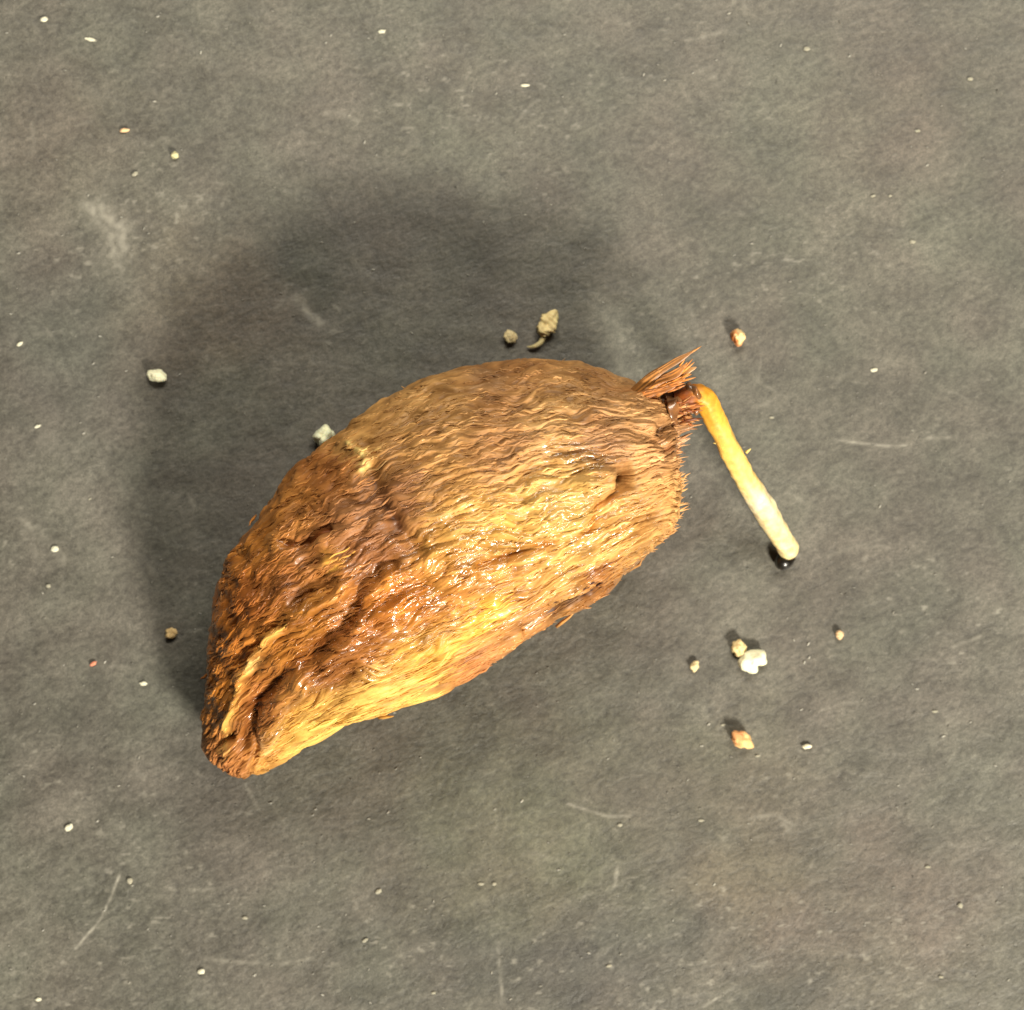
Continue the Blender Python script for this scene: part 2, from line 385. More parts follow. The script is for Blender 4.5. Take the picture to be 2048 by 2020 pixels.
# husk colour: patch tones that keep the light and shade falling on them
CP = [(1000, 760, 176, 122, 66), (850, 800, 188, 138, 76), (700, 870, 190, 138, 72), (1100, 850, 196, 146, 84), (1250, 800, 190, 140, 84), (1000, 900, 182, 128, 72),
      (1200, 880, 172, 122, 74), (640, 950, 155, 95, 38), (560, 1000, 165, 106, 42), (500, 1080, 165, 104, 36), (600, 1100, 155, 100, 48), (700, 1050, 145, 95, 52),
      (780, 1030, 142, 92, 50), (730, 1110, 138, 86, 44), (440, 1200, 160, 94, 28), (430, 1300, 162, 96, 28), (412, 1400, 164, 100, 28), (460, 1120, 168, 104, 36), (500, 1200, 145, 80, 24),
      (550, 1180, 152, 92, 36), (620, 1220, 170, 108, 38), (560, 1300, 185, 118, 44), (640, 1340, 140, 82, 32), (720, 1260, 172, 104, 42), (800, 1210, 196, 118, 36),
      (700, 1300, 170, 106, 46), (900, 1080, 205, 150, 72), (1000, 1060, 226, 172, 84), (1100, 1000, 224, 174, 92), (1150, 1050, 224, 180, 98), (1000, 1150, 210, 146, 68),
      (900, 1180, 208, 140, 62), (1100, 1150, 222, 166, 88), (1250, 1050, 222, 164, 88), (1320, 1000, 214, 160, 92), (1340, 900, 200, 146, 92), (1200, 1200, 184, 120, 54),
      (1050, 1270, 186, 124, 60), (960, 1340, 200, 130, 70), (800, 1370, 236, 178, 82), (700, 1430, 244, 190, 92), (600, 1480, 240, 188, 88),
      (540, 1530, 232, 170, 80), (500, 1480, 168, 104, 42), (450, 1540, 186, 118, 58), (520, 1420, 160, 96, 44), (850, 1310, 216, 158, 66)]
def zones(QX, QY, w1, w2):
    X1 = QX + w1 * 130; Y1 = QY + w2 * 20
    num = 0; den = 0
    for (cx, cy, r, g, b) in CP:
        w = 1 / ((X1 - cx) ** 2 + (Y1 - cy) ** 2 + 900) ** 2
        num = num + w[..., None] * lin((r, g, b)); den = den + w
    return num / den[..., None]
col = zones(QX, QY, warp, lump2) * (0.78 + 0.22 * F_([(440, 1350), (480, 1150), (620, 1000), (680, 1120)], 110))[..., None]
col = col * .96 + .04 * (col @ np.array([.3, .55, .15]))[..., None] * np.array([1.05, 1, .9])
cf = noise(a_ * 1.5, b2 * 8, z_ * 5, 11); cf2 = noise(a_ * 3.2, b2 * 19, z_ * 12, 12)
mul = (0.70 + 0.36 * np.clip(np.abs(f2) * 3.2, 0, 1)) * (0.88 + 0.16 * np.clip(np.abs(f1b) * 4, 0, 1)) * np.clip(1.08 + 0.28 * cf + 0.5 * cf2 + 0.2 * noise(x_ * 5, y_ * 5, z_ * 5, 13), 0.35, 1.9)  # colour darkened along the strand creases, following the relief
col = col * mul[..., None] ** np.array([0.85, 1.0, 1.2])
def paint(pl, w, c, a):
    global col
    m = (F_(pl, w) * a * up * np.clip(.95 + 1.3 * cf2 + .8 * lump2, 0.1, 1.15))[..., None]; m = np.clip(m, 0, 1); col = col * (1 - m) + lin(c) * m
paint([(945, 1262), (965, 1240), (995, 1222)], 24, (244, 190, 70), 0.65); paint([(850, 1330), (945, 1262)], 20, (238, 180, 75), 0.5)
paint([(703, 892), (722, 902), (729, 920), (722, 940)], 8, (236, 205, 125), 0.9); paint([(655, 1120), (668, 1135)], 14, (235, 175, 75), 0.6)
paint([(738, 955), (752, 975), (770, 1010), (800, 1055)], 11, (62, 30, 10), 0.75)  # dark strokes from here on follow the pits and grooves of the relief
paint([(1248, 945), (1250, 962)], 11, (92, 58, 20), 0.8)
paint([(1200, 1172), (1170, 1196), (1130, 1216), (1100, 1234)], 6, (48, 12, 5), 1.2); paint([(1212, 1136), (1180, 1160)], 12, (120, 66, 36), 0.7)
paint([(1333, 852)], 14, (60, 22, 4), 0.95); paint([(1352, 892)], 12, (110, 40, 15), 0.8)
paint([(955, 1132), (1030, 1112), (1075, 1096), (1130, 1090), (1185, 1066), (1200, 1010), (1240, 985)], 7, (165, 98, 26), 0.75)
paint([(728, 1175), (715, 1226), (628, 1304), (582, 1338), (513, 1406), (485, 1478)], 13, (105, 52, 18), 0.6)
paint([(554, 1262), (497, 1318), (474, 1366), (461, 1428), (447, 1465)], 8, (240, 185, 95), 0.7); paint([(492, 1338), (512, 1318)], 10, (248, 205, 130), 0.6)
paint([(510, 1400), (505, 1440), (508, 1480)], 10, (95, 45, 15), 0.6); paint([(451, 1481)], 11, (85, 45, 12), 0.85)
paint([(440, 1490), (450, 1505)], 8, (244, 196, 110), 0.6); paint([(520, 1480), (535, 1510)], 10, (240, 190, 130), 0.5)
paint([(950, 760), (985, 765)], 26, (140, 112, 84), 0.5); paint([(850, 1165), (878, 1185)], 14, (120, 80, 30), 0.5)
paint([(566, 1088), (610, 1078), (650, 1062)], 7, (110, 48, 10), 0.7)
paint([(1190, 745), (1280, 790)], 20, (130, 78, 34), 0.5)
col = np.clip(col, 0.004, 0.85)
wet = np.clip(0.95 * F_([(560, 1380), (660, 1300), (790, 1200), (960, 1120), (1160, 1040), (1230, 1090)], 92) + 0.45 * F_([(1000, 1260), (1180, 1170)], 50)
              + 0.55 * F_([(430, 1200), (450, 1450)], 60) + 0.6 * F_([(1110, 905), (1190, 915)], 26) + 0.7 * F_([(1350, 800), (1350, 890)], 26)
              + 0.35 * F_([(520, 1100)], 80), 0, 1)
wet = wet * (1 - F_([(1200, 1172), (1170, 1196), (1130, 1216), (1100, 1234)], 14))
wet = np.clip(wet * (0.55 + 1.0 * np.clip(lump2 + 0.5 * f2 + 0.35, 0, 1)) + 0.1, 0, 1)

Vh = P2.reshape(-1, 3)
ids = np.arange(NU * NV).reshape(NU, NV); nx = np.roll(ids, -1, 1)
Fh = np.stack([ids[:-1], ids[1:], nx[1:], nx[:-1]], -1).reshape(-1, 4)
# outward winding
v0, v1, v2 = Vh[Fh[len(Fh) // 2]][:3]; 
if np.cross(v1 - v0, v2 - v0) @ N.reshape(-1, 3)[Fh[len(Fh) // 2][0]] < 0: Fh = Fh[:, ::-1]
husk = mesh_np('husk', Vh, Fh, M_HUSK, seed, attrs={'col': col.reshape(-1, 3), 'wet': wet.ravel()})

# ---------------------------------------------------------------- tubes and strands
def frame(d):
    d = d.normalized(); a = Vector((0, 0, 1)) if abs(d.z) < 0.9 else Vector((1, 0, 0))
    s = d.cross(a).normalized(); return s, s.cross(d).normalized()
class Acc:
    def __init__(s): s.V = []; s.F = []; s.C = []
    def strand(s, pts, rad, col, sides=4, flat=1.0):
        base = len(s.V); m = len(pts)
        for i, p in enumerate(pts):
            d = pts[min(i + 1, m - 1)] - pts[max(i - 1, 0)]
            a, b = frame(d); r = rad[i]
            for k in range(sides):
                t = 2 * math.pi * k / sides
                s.V.append(tuple(p + a * (r * math.cos(t)) + b * (r * flat * math.sin(t))))
                s.C.append(col[i] if isinstance(col, list) else col)
        for i in range(m - 1):
            for k in range(sides):
                q = (k + 1) % sides
                s.F.append((base + i * sides + k, base + i * sides + q, base + (i + 1) * sides + q, base + (i + 1) * sides + k))
        s.F.append(tuple(base + k for k in range(4))[::-1]) if sides == 4 else None
        s.F.append(tuple(base + (m - 1) * sides + k for k in range(4))) if sides == 4 else None
    def build(s, name, mat, parent=None, smooth=True):
        return mesh_np(name, s.V, s.F, mat, parent, smooth, {'col': np.array(s.C)})

st = 4
bv_ids = ids[::st, ::2]; Pb = P2[::st, ::2]; nb = Pb.shape
li = np.arange(nb[0] * nb[1]).reshape(nb[0], nb[1]); ln = np.roll(li, -1, 1)
bvh = BVHTree.FromPolygons([tuple(v) for v in Pb.reshape(-1, 3).tolist()], np.stack([li[:-1], li[1:], ln[1:], ln[:-1]], -1).reshape(-1, 4).tolist())
def hit(x, y):                              # husk surface straight below (x, y)
    h = bvh.ray_cast(Vector((x, y, 5)), Vector((0, 0, -1)))
    return (h[0], h[1] if h[1].z > 0 else -h[1]) if h[0] is not None else (None, None)
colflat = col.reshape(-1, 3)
topmask = (N[..., 2] > 0.12).ravel()
cand = np.nonzero(topmask)[0]
# area-uniform choice of starting points
Pf = Vh; Nf = N.reshape(-1, 3); Qxf = QX.ravel(); Qyf = QY.ravel()
du = np.linalg.norm(np.gradient(P, axis=0), axis=2); dv = np.linalg.norm(np.roll(P, -1, 1) - P, axis=2)
wgt = (du * dv).ravel()[cand]; wgt /= wgt.sum()
acc = Acc(); wetv = []; wetf = wet.ravel()
starts = rng.choice(cand, 4600, p=wgt); neatf = neat.ravel(); ff_ = feat.ravel()
for si in starts:
    if (ff_[si] < -0.035 and Qyf[si] < 1120) or (Nf[si][2] < (.32 if Qyf[si] < 1100 else .1) and Qxf[si] < 1250): continue
    x, y = Pf[si][0], Pf[si][1]
    Ls = rng.uniform(0.10, 0.42); m = 7; r0 = rng.uniform(0.005, 0.014)
    if rng.random() < 0.12: r0 *= 1.5
    q = (Qxf[si], Qyf[si])
    if 560 < q[0] < 960 and q[1] > 1300 + (q[0] - 560) * -0.15: Ls *= 1.5; r0 *= 0.75
    pts = []; ok = True; nt = neatf[si]; bend = rng.normal(0, 0.30 - .2 * nt); wv = rng.uniform(.15, .55) * (1 - .8 * nt); wp = rng.uniform(0, 6.3); lift = rng.uniform(-0.004, 0.004); px0, py0 = q
    for i in range(m):
        h, nn = hit(x, y)
        if h is None or (nn.z < (.3 if Qxf[si] < 1280 and Qyf[si] < 1100 else .1)): break
        pts.append(h + nn * (lift + 0.003 * math.sin(i * 1.7 + si)))
        k = H / (H - h.z); fx, fy = x * k, y * k
        _, gx, gy = field(np.float64(fx), np.float64(fy)); d = np.array([gy, -gx]); d /= np.linalg.norm(d) + 1e-9
        aw = bend * (i / m - .3) + wv * math.sin(wp + i * 1.5); ca, sa = math.cos(aw), math.sin(aw); s_ = Ls / m * max(0.35, nn.z)
        x += s_ * (d[0] * ca - d[1] * sa); y += s_ * (d[0] * sa + d[1] * ca)
    if len(pts) < 4: continue
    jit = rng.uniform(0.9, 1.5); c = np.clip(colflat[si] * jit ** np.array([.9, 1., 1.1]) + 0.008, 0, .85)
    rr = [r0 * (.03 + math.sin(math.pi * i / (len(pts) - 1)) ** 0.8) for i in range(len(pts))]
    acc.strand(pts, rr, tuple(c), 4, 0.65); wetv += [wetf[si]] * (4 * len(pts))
o = mesh_np('husk_fibres', acc.V, acc.F, M_HUSK, seed, True, {'col': np.array(acc.C), 'wet': np.array(wetv)}); o['kind'] = 'stuff'

# fine fuzz standing off the rim and the right end
acc = Acc()
rim = np.nonzero((np.abs(N[..., 2]) < 0.45).ravel())[0]; wr = (du * dv).ravel()[rim]; 
boost = 0.03 + 1.6 * gauss(np.hypot((Qxf[rim] - 1350) / 1.0, (Qyf[rim] - 960) / 2.2), 70) + 0.25 * gauss(pdist(Qxf[rim], Qyf[rim], [(1000, 1320), (1320, 1090)]), 40)
wr = wr * boost; wr /= wr.sum()
for si in rng.choice(rim, 140, p=wr):
    p = Vector(Pf[si]); nn = Vector(Nf[si]); q = (Qxf[si], Qyf[si])
    _, gx, gy = field(np.float64((q[0] - 1024) / 200), np.float64((1010 - q[1]) / 200)); d = Vector((gy, -gx, 0)).normalized()
    L = rng.uniform(0.03, 0.06) + 0.09 * rng.random() ** 3
    dr = (d * rng.uniform(.8, 1.2) + nn * rng.uniform(0.0, 0.5) + Vector((0, 0, rng.normal(0, .3))) + Vector((-d.y, d.x, 0)) * rng.normal(0, .35)).normalized()
    dn = dr + Vector(rng.normal(0, .25, 3))
    pts = [p - dr * 0.02, p + dr * L * .4, p + dr * L * .7 + dn * L * .05, p + dr * L * .9 + dn * L * .15]
    r0 = rng.uniform(0.004, 0.011)
    acc.strand(pts, [r0, r0 * .85, r0 * .5, r0 * .12], tuple(np.clip(.4 * colflat[si] * rng.uniform(.9, 1.6) + .6 * lin((222, 168, 108)) * rng.uniform(.6, 1.1), 0, .85)), 4, .7)
o = acc.build('husk_fuzz', M_FIB, seed); o['kind'] = 'stuff'

# the larger bristles one can pick out at the right end and along the rim: (base, tip, height, base radius)
BR = [((1345, 893), (1374, 878), 1.2, .020), ((1348, 926), (1371, 922), 1.2, .018), ((1350, 972), (1381, 946), 1.25, .016), ((1345, 985), (1376, 977), 1.2, .022),
      ((1342, 1002), (1358, 991), 1.2, .014), ((1338, 1044), (1366, 1033), 1.15, .022), ((1325, 1078), (1354, 1060), 1.1, .026), ((1338, 868), (1395, 858), 1.35, .028),
      ((1355, 880), (1385, 866), 1.3, .020), ((1330, 905), (1364, 905), 1.35, .018), ((1300, 1100), (1322, 1084), 1.0, .020), ((820, 790), (802, 772), 1.2, .014),
      ((410, 1352), (401, 1358), .8, .016), ((960, 1343), (985, 1330), 1.0, .016), ((1270, 1132), (1290, 1118), 1.0, .018), ((1130, 1240), (1152, 1222), 1.0, .016),
      ((770, 1434), (788, 1432), .9, .018), ((505, 1040), (497, 1052), 1.1, .014)]
def fcol(x, y, z=1.2, k=1.0):
    i = int(np.argmin((Qxf - x) ** 2 + (Qyf - y) ** 2 + 1e5 * (Nf[:, 2] < 0))); return np.clip(colflat[i] * k, 0, .85)
for (b0, t0, z, r) in BR:
    a = W3(b0[0], b0[1], z); b = W3(t0[0], t0[1], z + 0.05); d = b - a
    side = Vector((-d.y, d.x, 0)).normalized() * d.length
    acc = Acc(); c = tuple(fcol(*b0, k=1.3)); root = a - d * 0.8; root.z -= 0.06
    pts = [root, a - d * .2, a + d * .35 + side * rng.normal(0, .05), a + d * .75 + side * rng.normal(0, .07), b]
    acc.strand(pts, [r, r * 1.1, r * .8, r * .45, r * .08], c, 4, .45)
    acc.build('bristle', M_FIB, seed)

# torn splinters of husk at the upper right corner: flat fibrous blades
SP = [((1266, 786), (1304, 754), (1343, 728), (1385, 703), .05, (184, 124, 62), 1.75), ((1270, 792), (1310, 765), (1350, 748), (1372, 728), .06, (212, 138, 66), 1.72),
      ((1280, 795), (1320, 772), (1360, 748), (1393, 734), .05, (224, 164, 98), 1.68), ((1285, 798), (1320, 780), (1350, 765), (1370, 756), .045, (205, 132, 60), 1.7),
      ((1262, 800), (1290, 790), (1325, 780), (1352, 772), .05, (190, 120, 60), 1.8), ((1300, 868), (1325, 862), (1355, 856), (1392, 850), .05, (215, 160, 105), 1.5),
      ((1310, 845), (1335, 838), (1362, 835), (1388, 838), .05, (205, 142, 80), 1.55), ((1315, 900), (1335, 893), (1352, 886), (1364, 880), .04, (228, 180, 140), 1.5),
      ((1305, 830), (1330, 822), (1355, 818), (1385, 815), .05, (190, 120, 66), 1.58)]
for p0, p1, p2, p3, w, c, z in SP:
    g = [W3(*p0, z - .05), W3(*p1, z + .03), W3(*p2, z + .06), W3(*p3, z + .08)]
    acc = Acc(); m = 22; Q = np.array([tuple(v) for v in g])
    cp = catmull(Q, m); base = len(acc.V); ns = 18
    Vv = []; Ff = []; Cc = []
    for i in range(m):
        t = i / (m - 1); d = Vector(cp[min(i + 1, m - 1)] - cp[max(i - 1, 0)]); a, b = frame(d)
        ww = w * (0.95 + 0.1 * math.sin(math.pi * t) + .16 * math.sin(11 * t + w * 99)) * (1 - t) ** .55 + 0.004
        for k in range(ns):
            an = 2 * math.pi * k / ns; gro = 1 + 0.38 * (1 if k % 2 else -1)
            v = Vector(cp[i]) + a * (ww * math.cos(an) * (1 + .12 * math.sin(9 * t + k))) + b * (ww * 0.38 * gro * math.sin(an)); Vv.append(tuple(v))
            Cc.append(np.clip(lin(c) * (1.05 if k % 2 else .45) * (.8 + .35 * math.sin(k * 2.4 + 5 * t)), 0, .9))
    for i in range(m - 1):
        for k in range(ns):
            q = (k + 1) % ns; Ff.append((i * ns + k, i * ns + q, (i + 1) * ns + q, (i + 1) * ns + k))
    s1 = mesh_np('husk_splinter', Vv, Ff, M_FIB, seed, True, {'col': np.array(Cc)})
    fa = Acc()                               # frayed ends
    for j in range(11):
        i0 = int(rng.integers(3, 20)); p = Vector(cp[i0]); d = (Vector(cp[i0 + 1]) - p).normalized(); a, b = frame(d); L = rng.uniform(.08, .17)
        p = p + a * rng.uniform(-w, w) * .6
        dd = (d + a * rng.normal(0, .09) + b * rng.normal(0, .1)).normalized()
        fa.strand([p, p + dd * L * .5, p + dd * L * .8, p + dd * L], [.012, .010, .006, .001], tuple(np.clip(lin(c) * rng.uniform(.8, 1.3), 0, .9)), 4, .6)
    o = fa.build('frayed_ends', M_FIB, s1); o['kind'] = 'stuff'

# ---------------------------------------------------------------- the root
def tube(name, ctrlp, m, ns, colf, mat, parent, wobf=0.04, seed_=0, fq=14):
    A_ = catmull(np.array([[*W3(c[0], c[1], c[2]), c[3]] for c in ctrlp]), m)
    Vv = []; Cc = []
    for i in range(m):
        d = Vector(A_[min(i + 1, m - 1), :3] - A_[max(i - 1, 0), :3]); a, b = frame(d); t = i / (m - 1); c0 = Vector(A_[i, :3])
        for k in range(ns):
            an = 2 * math.pi * k / ns
            r = A_[i, 3] * (1 + wobf * float(noise(t * fq, math.cos(an) * 1.2, math.sin(an) * 1.2, 20 + seed_)) + wobf * .6 * float(noise(t * fq * 3.2, math.cos(an) * (1 if fq > 9 else 2.2), math.sin(an) * (1 if fq > 9 else 2.2), 21 + seed_)))
            v = c0 + a * (r * math.cos(an)) + b * (r * math.sin(an)); v.z = max(v.z, 0.008)
            Vv.append(tuple(v)); Cc.append(colf(t, an))
    Ff = [(i * ns + k, i * ns + (k + 1) % ns, (i + 1) * ns + (k + 1) % ns, (i + 1) * ns + k) for i in range(m - 1) for k in range(ns)]
    o = mesh_np(name, Vv, Ff, mat, parent, True, {'col': np.array(Cc)})
    return o
keys = [(0, (120, 58, 18)), (.085, (140, 76, 22)), (.135, (226, 160, 46)), (.24, (236, 180, 66)), (.38, (240, 202, 106)), (.52, (240, 218, 146)), (.58, (244, 234, 196)), (.75, (240, 226, 170)), (1, (238, 228, 178))]
def rootcol(t, an):
    tt = t + 0.02 * float(noise(t * 6, math.cos(an) * 2, math.sin(an) * 2, 30))
    c = np.array([np.interp(tt, [k[0] for k in keys], [k[1][j] for k in keys]) for j in range(3)])
    n1 = float(noise(t * 60, math.cos(an) * 1.5, math.sin(an) * 1.5, 31)); n2 = float(noise(t * 9, math.cos(an) * 2, math.sin(an) * 2, 32))
    return np.clip(lin(np.clip(c, 0, 255)) * (0.84 + .2 * n1 + .2 * n2) ** np.array([.6, 1, 1.5]), 0, .9)
root = tube('root', [(1352, 798, 1.55, .075), (1378, 793, 1.58, .10), (1400, 792, 1.56, .115), (1418, 812, 1.48, .112), (1434, 848, 1.34, .104), (1456, 892, 1.16, .103), (1478, 935, .99, .102),
                     (1500, 972, .83, .108), (1524, 1010, .64, .124), (1548, 1050, .45, .108), (1566, 1080, .31, .108), (1577, 1098, .23, .102), (1583, 1108, .19, .075), (1586, 1113, .17, .02)],
            150, 28, rootcol, M_ROOT, seed, 0.13)
dk = lambda t, an: lin((24, 16, 8)) if t > .1 else lin((60, 40, 18))
tube('root_tip_blob', [(1549, 1124, .08, .01), (1554, 1124, .08, .065), (1565, 1123, .09, .09), (1577, 1121, .09, .072), (1590, 1118, .08, .01)], 30, 20, lambda t, an: lin((22, 18, 12)), M_WET, root, 0.02)  # glossy near-black blob on the table below the root tip
brn = lambda t, an: np.clip(lin((126, 84, 48)) * (1 + .8 * float(noise(t * 9, math.cos(an) * 2, math.sin(an) * 2, 40))), 0, 1)
tube('root_collar', [(1318, 812, 1.42, .02), (1326, 808, 1.45, .13), (1345, 803, 1.48, .155), (1364, 799, 1.52, .14), (1384, 796, 1.55, .122), (1398, 795, 1.56, .10), (1402, 795, 1.56, .02)], 60, 28, brn, M_WET, seed, 0.75, 3, 3.2)
tube('root_collar', [(1335, 836, 1.3, .02), (1345, 832, 1.36, .09), (1362, 826, 1.40, .10), (1378, 822, 1.4, .07), (1386, 820, 1.4, .015)], 40, 22,
     lambda t, an: np.clip(lin((160, 112, 70)) * (1 + .5 * float(noise(t * 9, math.cos(an) * 3, math.sin(an) * 3, 41))), 0, 1), M_WET, seed, 0.8, 5, 3)
acc = Acc()
for i in range(340):                         # torn fibres matted round the base of the root
    x0 = rng.uniform(1300, 1378); y0 = rng.uniform(800, 905) if x0 < 1350 else rng.uniform(800, 862); z0 = rng.uniform(1.42, 1.68) if y0 < 850 else rng.uniform(1.2, 1.45)
    p = W3(x0, y0, z0); an = rng.normal(math.radians(12 if y0 < 850 else 16), .38); d = Vector((math.cos(an), math.sin(an), rng.normal(0.05, .3))).normalized(); L = rng.uniform(.05, .17)
    bd = Vector(rng.normal(0, .35, 3)); r0 = rng.uniform(.006, .018)
    acc.strand([p - d * L * .5, p, p + d * L * .4 + bd * L * .1, p + d * L * .8 + bd * L * .35], [r0 * .5, r0, r0 * .8, r0 * .1],
               tuple(np.clip(lin(((206, 146, 90), (158, 90, 44), (226, 176, 124), (120, 62, 26))[i % 4]) * rng.uniform(.7, 1.2), 0, .9)), 4, .55)
o = acc.build('torn_fibres', M_FIB, seed); o['kind'] = 'stuff'
acc = Acc()
for (a, b, z) in [((1442, 888), (1428, 886), 1.2), ((1492, 905), (1501, 898), 1.05), ((1408, 800), (1418, 792), 1.6), ((1470, 950), (1463, 953), .95)]:
    p, q = W3(*a, z), W3(*b, z + .02); acc.strand([p, (p + q) / 2, q, q + (q - p) * .15], [.018, .012, .007, .001], tuple(lin((236, 200, 120))), 4)
for i in range(260):
    j = int(rng.integers(20, 148)); me = root.data; v = me.vertices[j * 28 + int(rng.integers(0, 28))]; p = v.co.copy(); nn = v.normal
    L = rng.uniform(.012, .035); acc.strand([p, p + nn * L * .5, p + nn * L * .8, p + nn * L], [.0025, .002, .0012, .0004], tuple(lin((230, 206, 140))), 4)
o = acc.build('root_hairs', M_ROOT, root); o['kind'] = 'stuff'

# ---------------------------------------------------------------- crumbs on the table
def crumb(name, px_, py_, w, h, rot, c, label, cat='crumb', group='pale crumbs scattered on the dark table', hgt=None, lump_=0.35, sd=0, notch=None, c2=None):
    ns, nr = 32, 22
    hh = hgt or min(w, h) * 0.42
    Vv = []; Cc = []; r_ = math.radians(rot)
    for i in range(nr + 1):
        th_ = math.pi * i / nr
        for k in range(ns):
            an = 2 * math.pi * k / ns
            u = np.array([math.sin(th_) * math.cos(an), math.sin(th_) * math.sin(an), math.cos(th_)])
            f = 1 + lump_ * float(noise(u[0] * 1.3, u[1] * 1.3, u[2] * 1.3, sd + 50)) + lump_ * .6 * (1 - 2 * abs(float(noise(u[0] * 2.2 + 3, u[1] * 2.2, u[2] * 2.2, sd + 52)))) * .4 + lump_ * .45 * float(noise(u[0] * 3.5, u[1] * 3.5, u[2] * 3.5, sd + 51))
            if notch is not None:
                da = (an - math.radians(notch) + math.pi) % (2 * math.pi) - math.pi
                f *= 1 - 0.62 * math.exp(-(da / .42) ** 2)
            x = u[0] * w / 400 * f; y = u[1] * h / 400 * f; z = (u[2] * f) * hh / 200
            Vv.append((x * math.cos(r_) - y * math.sin(r_), x * math.sin(r_) + y * math.cos(r_), z))
            cc = lin(c)
            if c2 is not None:
                m = float(np.clip(0.5 - u[0] * 1.0 + 1.2 * float(noise(u[0] * 2, u[1] * 2, u[2] * 2, sd + 60)), 0, 1)); cc = cc * (1 - m) + lin(c2) * m
            Cc.append(np.clip(cc * (1 + .15 * float(noise(u[0] * 4, u[1] * 4, u[2] * 4, sd + 61))), 0, .9))
    Vv = np.array(Vv); Vv[:, 2] -= Vv[:, 2].min(); 
    Ff = [(i * ns + k, (i + 1) * ns + k, (i + 1) * ns + (k + 1) % ns, i * ns + (k + 1) % ns) for i in range(nr) for k in range(ns)]
    o = mesh_np(name, Vv, Ff, M_CRUMB, None, True, {'col': np.array(Cc)})
    o.location = W3(px_, py_, 0.005); tag(o, label, cat, group); return o
WH = (246, 240, 205); 
crumb('crumb', 1506, 1322, 50, 48, -10, WH, 'largest white angular crumb, notched on its right side, below the root tip', sd=1, notch=-38, lump_=.3, hgt=16)
crumb('crumb', 1477, 1296, 27, 31, 10, (228, 204, 150), 'small cream crumb touching the large white notched crumb', sd=2, hgt=12)
crumb('crumb', 1389, 1332, 15, 22, -30, (222, 204, 156), 'small cream oval crumb left of the large white notched crumb', sd=3)
crumb('crumb', 1678, 1269, 16, 16, 0, (224, 190, 146), 'tiny pinkish crumb alone to the right of the large white crumb', sd=4)
crumb('crumb', 1482, 1478, 42, 32, -32, (238, 196, 132), 'orange tan wedge shaped crumb, lowest of the larger crumbs', sd=5, c2=(222, 158, 104), hgt=14)
crumb('crumb', 1613, 1493, 17, 9, 8, (240, 230, 200), 'tiny white oval crumb right of the orange tan wedge crumb', sd=6)
crumb('crumb', 1474, 675, 28, 32, 20, (240, 208, 150), 'round orange crumb with a rusty left side above the root', sd=7, c2=(200, 118, 60), hgt=15)
crumb('crumb', 1022, 674, 27, 23, 0, (214, 196, 150), 'rounded beige crumb beside the curled chip above the seed', sd=9, hgt=10)
crumb('crumb', 316, 752, 34, 23, -8, WH, 'bright white crumb lying alone in the shadow left of the seed', sd=10, hgt=12)
crumb('crumb', 648, 871, 32, 40, -35, (255, 247, 205), 'white crumb touching the upper left edge of the seed', sd=11, hgt=18)
crumb('crumb', 344, 1265, 24, 19, 30, (206, 176, 124), 'tan crumb in the deep shadow left of the seed tip', sd=12, hgt=8)
crumb('crumb', 249, 261, 20, 7, 8, (240, 196, 150), 'thin peach coloured sliver near the upper left corner', sd=13)
crumb('crumb', 187, 1327, 14, 7, 30, (226, 140, 110), 'tiny reddish crumb near the left edge of the picture', sd=14)
crumb('crumb', 350, 311, 14, 14, 0, (200, 194, 150), 'tiny round yellowish speck above the big shadow', sd=15)
SM = [(763, 63, 15, 7, 5), (88, 39, 15, 9, 10), (180, 79, 20, 6, -12), (1050, 171, 16, 6, 3), (138, 1655, 17, 11, 35), (403, 1943, 14, 10, 20), (260, 1762, 11, 11, 0), (77, 1999, 13, 7, 10),
      (287, 1367, 14, 8, 5), (1825, 484, 11, 7, -10), (1856, 1734, 11, 5, 0), (1920, 1811, 10, 9, 0), (1882, 1954, 9, 5, 0), (1780, 392, 7, 5, 10), (1240, 1650, 10, 6, 10), (1402, 1641, 11, 5, 0),
      (1218, 1932, 11, 5, 15), (988, 1768, 9, 6, 20), (962, 1768, 12, 5, 0), (40, 688, 13, 6, 35), (270, 348, 12, 8, 30), (1613, 98, 12, 8, 0), (1835, 262, 11, 5, 5), (1746, 392, 10, 5, 15),
      (1940, 158, 11, 7, 0), (730, 1881, 12, 6, 35), (867, 1986, 9, 5, 10), (490, 1836, 10, 6, 0), (757, 1783, 12, 8, 30), (1748, 740, 13, 7, 10), (1543, 835, 10, 4, 0),
      (1446, 1450, 9, 4, 5), (1870, 1423, 12, 5, 5), (1515, 1512, 9, 5, 10), (75, 853, 13, 5, 20), (110, 1098, 14, 11, 10), (97, 1172, 9, 7, 0), (180, 998, 7, 3, 30)]
LM = [('the upper left corner', 0, 0), ('the upper right corner', 2048, 0), ('the lower left corner', 0, 2020), ('the lower right corner', 2048, 2020), ('the seed', 860, 1130), ('the root tip', 1570, 1120),
      ('the large white crumb', 1506, 1322), ('the orange wedge crumb', 1482, 1478), ('the peach sliver', 249, 261), ('the round orange crumb', 1474, 675), ('the bright white crumb in the shadow', 316, 752),
      ('the curled chip', 1087, 645), ('the long curved scratch', 195, 1830), ('the tip of the seed', 440, 1540), ('the tan crumb beside the seed tip', 344, 1265), ('the tiny reddish crumb', 187, 1327)]
def side(dx, dy):
    a = math.degrees(math.atan2(-dy, dx)) % 360
    return ['right of', 'above and right of', 'above', 'above and left of', 'left of', 'below and left of', 'below', 'below and right of'][int((a + 22.5) // 45) % 8]
def dist(d): return 'just ' if d < 170 else ('' if d < 400 else 'far ')
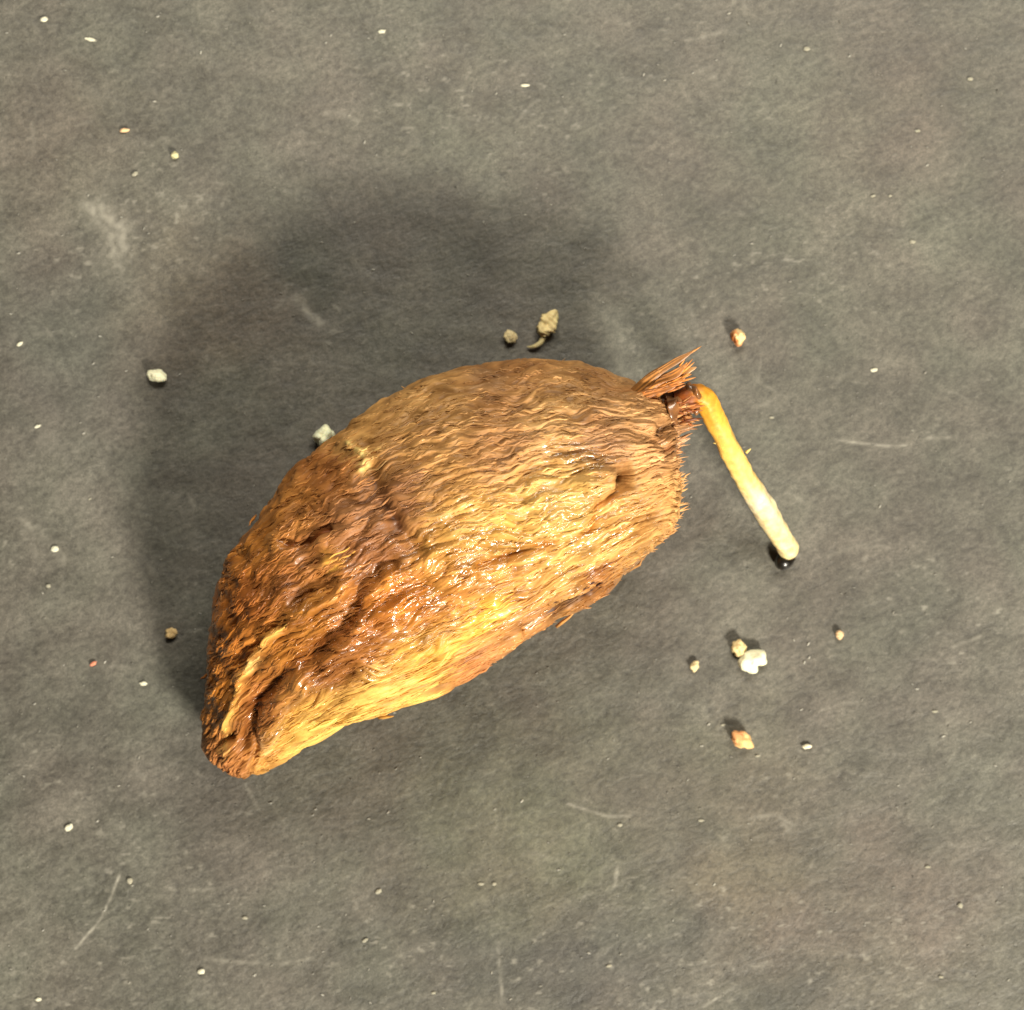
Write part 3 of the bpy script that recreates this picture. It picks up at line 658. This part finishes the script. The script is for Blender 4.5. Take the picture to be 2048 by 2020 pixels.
opts = [sorted((math.hypot(x - lx, y - ly), dist(math.hypot(x - lx, y - ly)) + side(x - lx, y - ly) + ' ' + nm) for nm, lx, ly in LM) for (x, y, *_r) in SM]
allo = [o[1] for oo in opts for o in oo]
labs = []
for i, (x, y, w, h, r) in enumerate(SM):
    u = [o[1] for o in opts[i] if allo.count(o[1]) == 1]
    labs.append(u[0] if u else opts[i][0][1])
for i, (x, y, w, h, r) in enumerate(SM):
    lab = ('thin' if h < 7 else 'round' if w - h < 4 else 'tiny') + ' white fleck ' + labs[i]
    same = sorted(SM[k][0] for k in range(len(SM)) if labs[k] == labs[i])
    if len(same) > 1: lab = ('leftmost ' if x == same[0] else 'rightmost ' if x == same[-1] else 'middle ') + lab
    crumb('dust_fleck', x, y, w, h, r, (214, 210, 186) if w > 12 else (158, 154, 136), lab, 'fleck', 'tiny white dust flecks on the dark table', sd=20 + i, lump_=.3, hgt=min(w, h) * .2)

# the curled chip above the seed: a crumpled husk piece with a curved tail
chip = bpy.data.objects.new('curled_chip', None); S.collection.objects.link(chip); chip.location = W3(1087, 645, 0)
tag(chip, 'cream curled chip with a hooked tail lying above the seed', 'chip')
def rel(o): o.location = -chip.location
def cfn(t, an): return np.clip(lin((226, 204, 148)) * (1 + .35 * float(noise(t * 5, math.cos(an) * 2, math.sin(an) * 2, 70))), 0, .9)
h1 = tube('chip_body', [(1113, 620, .10, .012), (1106, 632, .10, .055), (1098, 645, .11, .085), (1090, 656, .11, .088), (1087, 666, .10, .06), (1085, 671, .09, .03)], 40, 22, cfn, M_CRUMB, chip, 0.6, 8, 3.6); rel(h1)
h2 = tube('chip_tail', [(1094, 652, .10, .03), (1087, 666, .09, .03), (1086, 676, .09, .026), (1080, 686, .08, .025), (1070, 692, .07, .021), (1061, 694, .05, .014), (1054, 693, .04, .004)], 34, 12,
          lambda t, an: lin((206, 190, 140)), M_CRUMB, chip, 0.08, 9); rel(h2)

# fine pale specks over the table: far too many to count
acc = Acc()
for i in range(1500):
    x = rng.uniform(-20, 2068); y = rng.uniform(-20, 2040)
    big = rng.random() ** 5
    if rng.random() < .35 and y < 1350: continue
    L = .006 + .012 * big + abs(rng.normal(0, .004)); a = rng.normal(.35, .6); p = W3(x, y, 0.006 + 0.002)
    d = Vector((math.cos(a), math.sin(a), 0)) * L; v = rng.uniform(.10, .28) + .2 * big
    acc.strand([p - d, p - d * .4, p + d * .4, p + d], [.001, L * .45, L * .45, .001], (v, v * .96, v * .82), 4, .5)
o = acc.build('table_specks', M_CRUMB); o['kind'] = 'stuff'
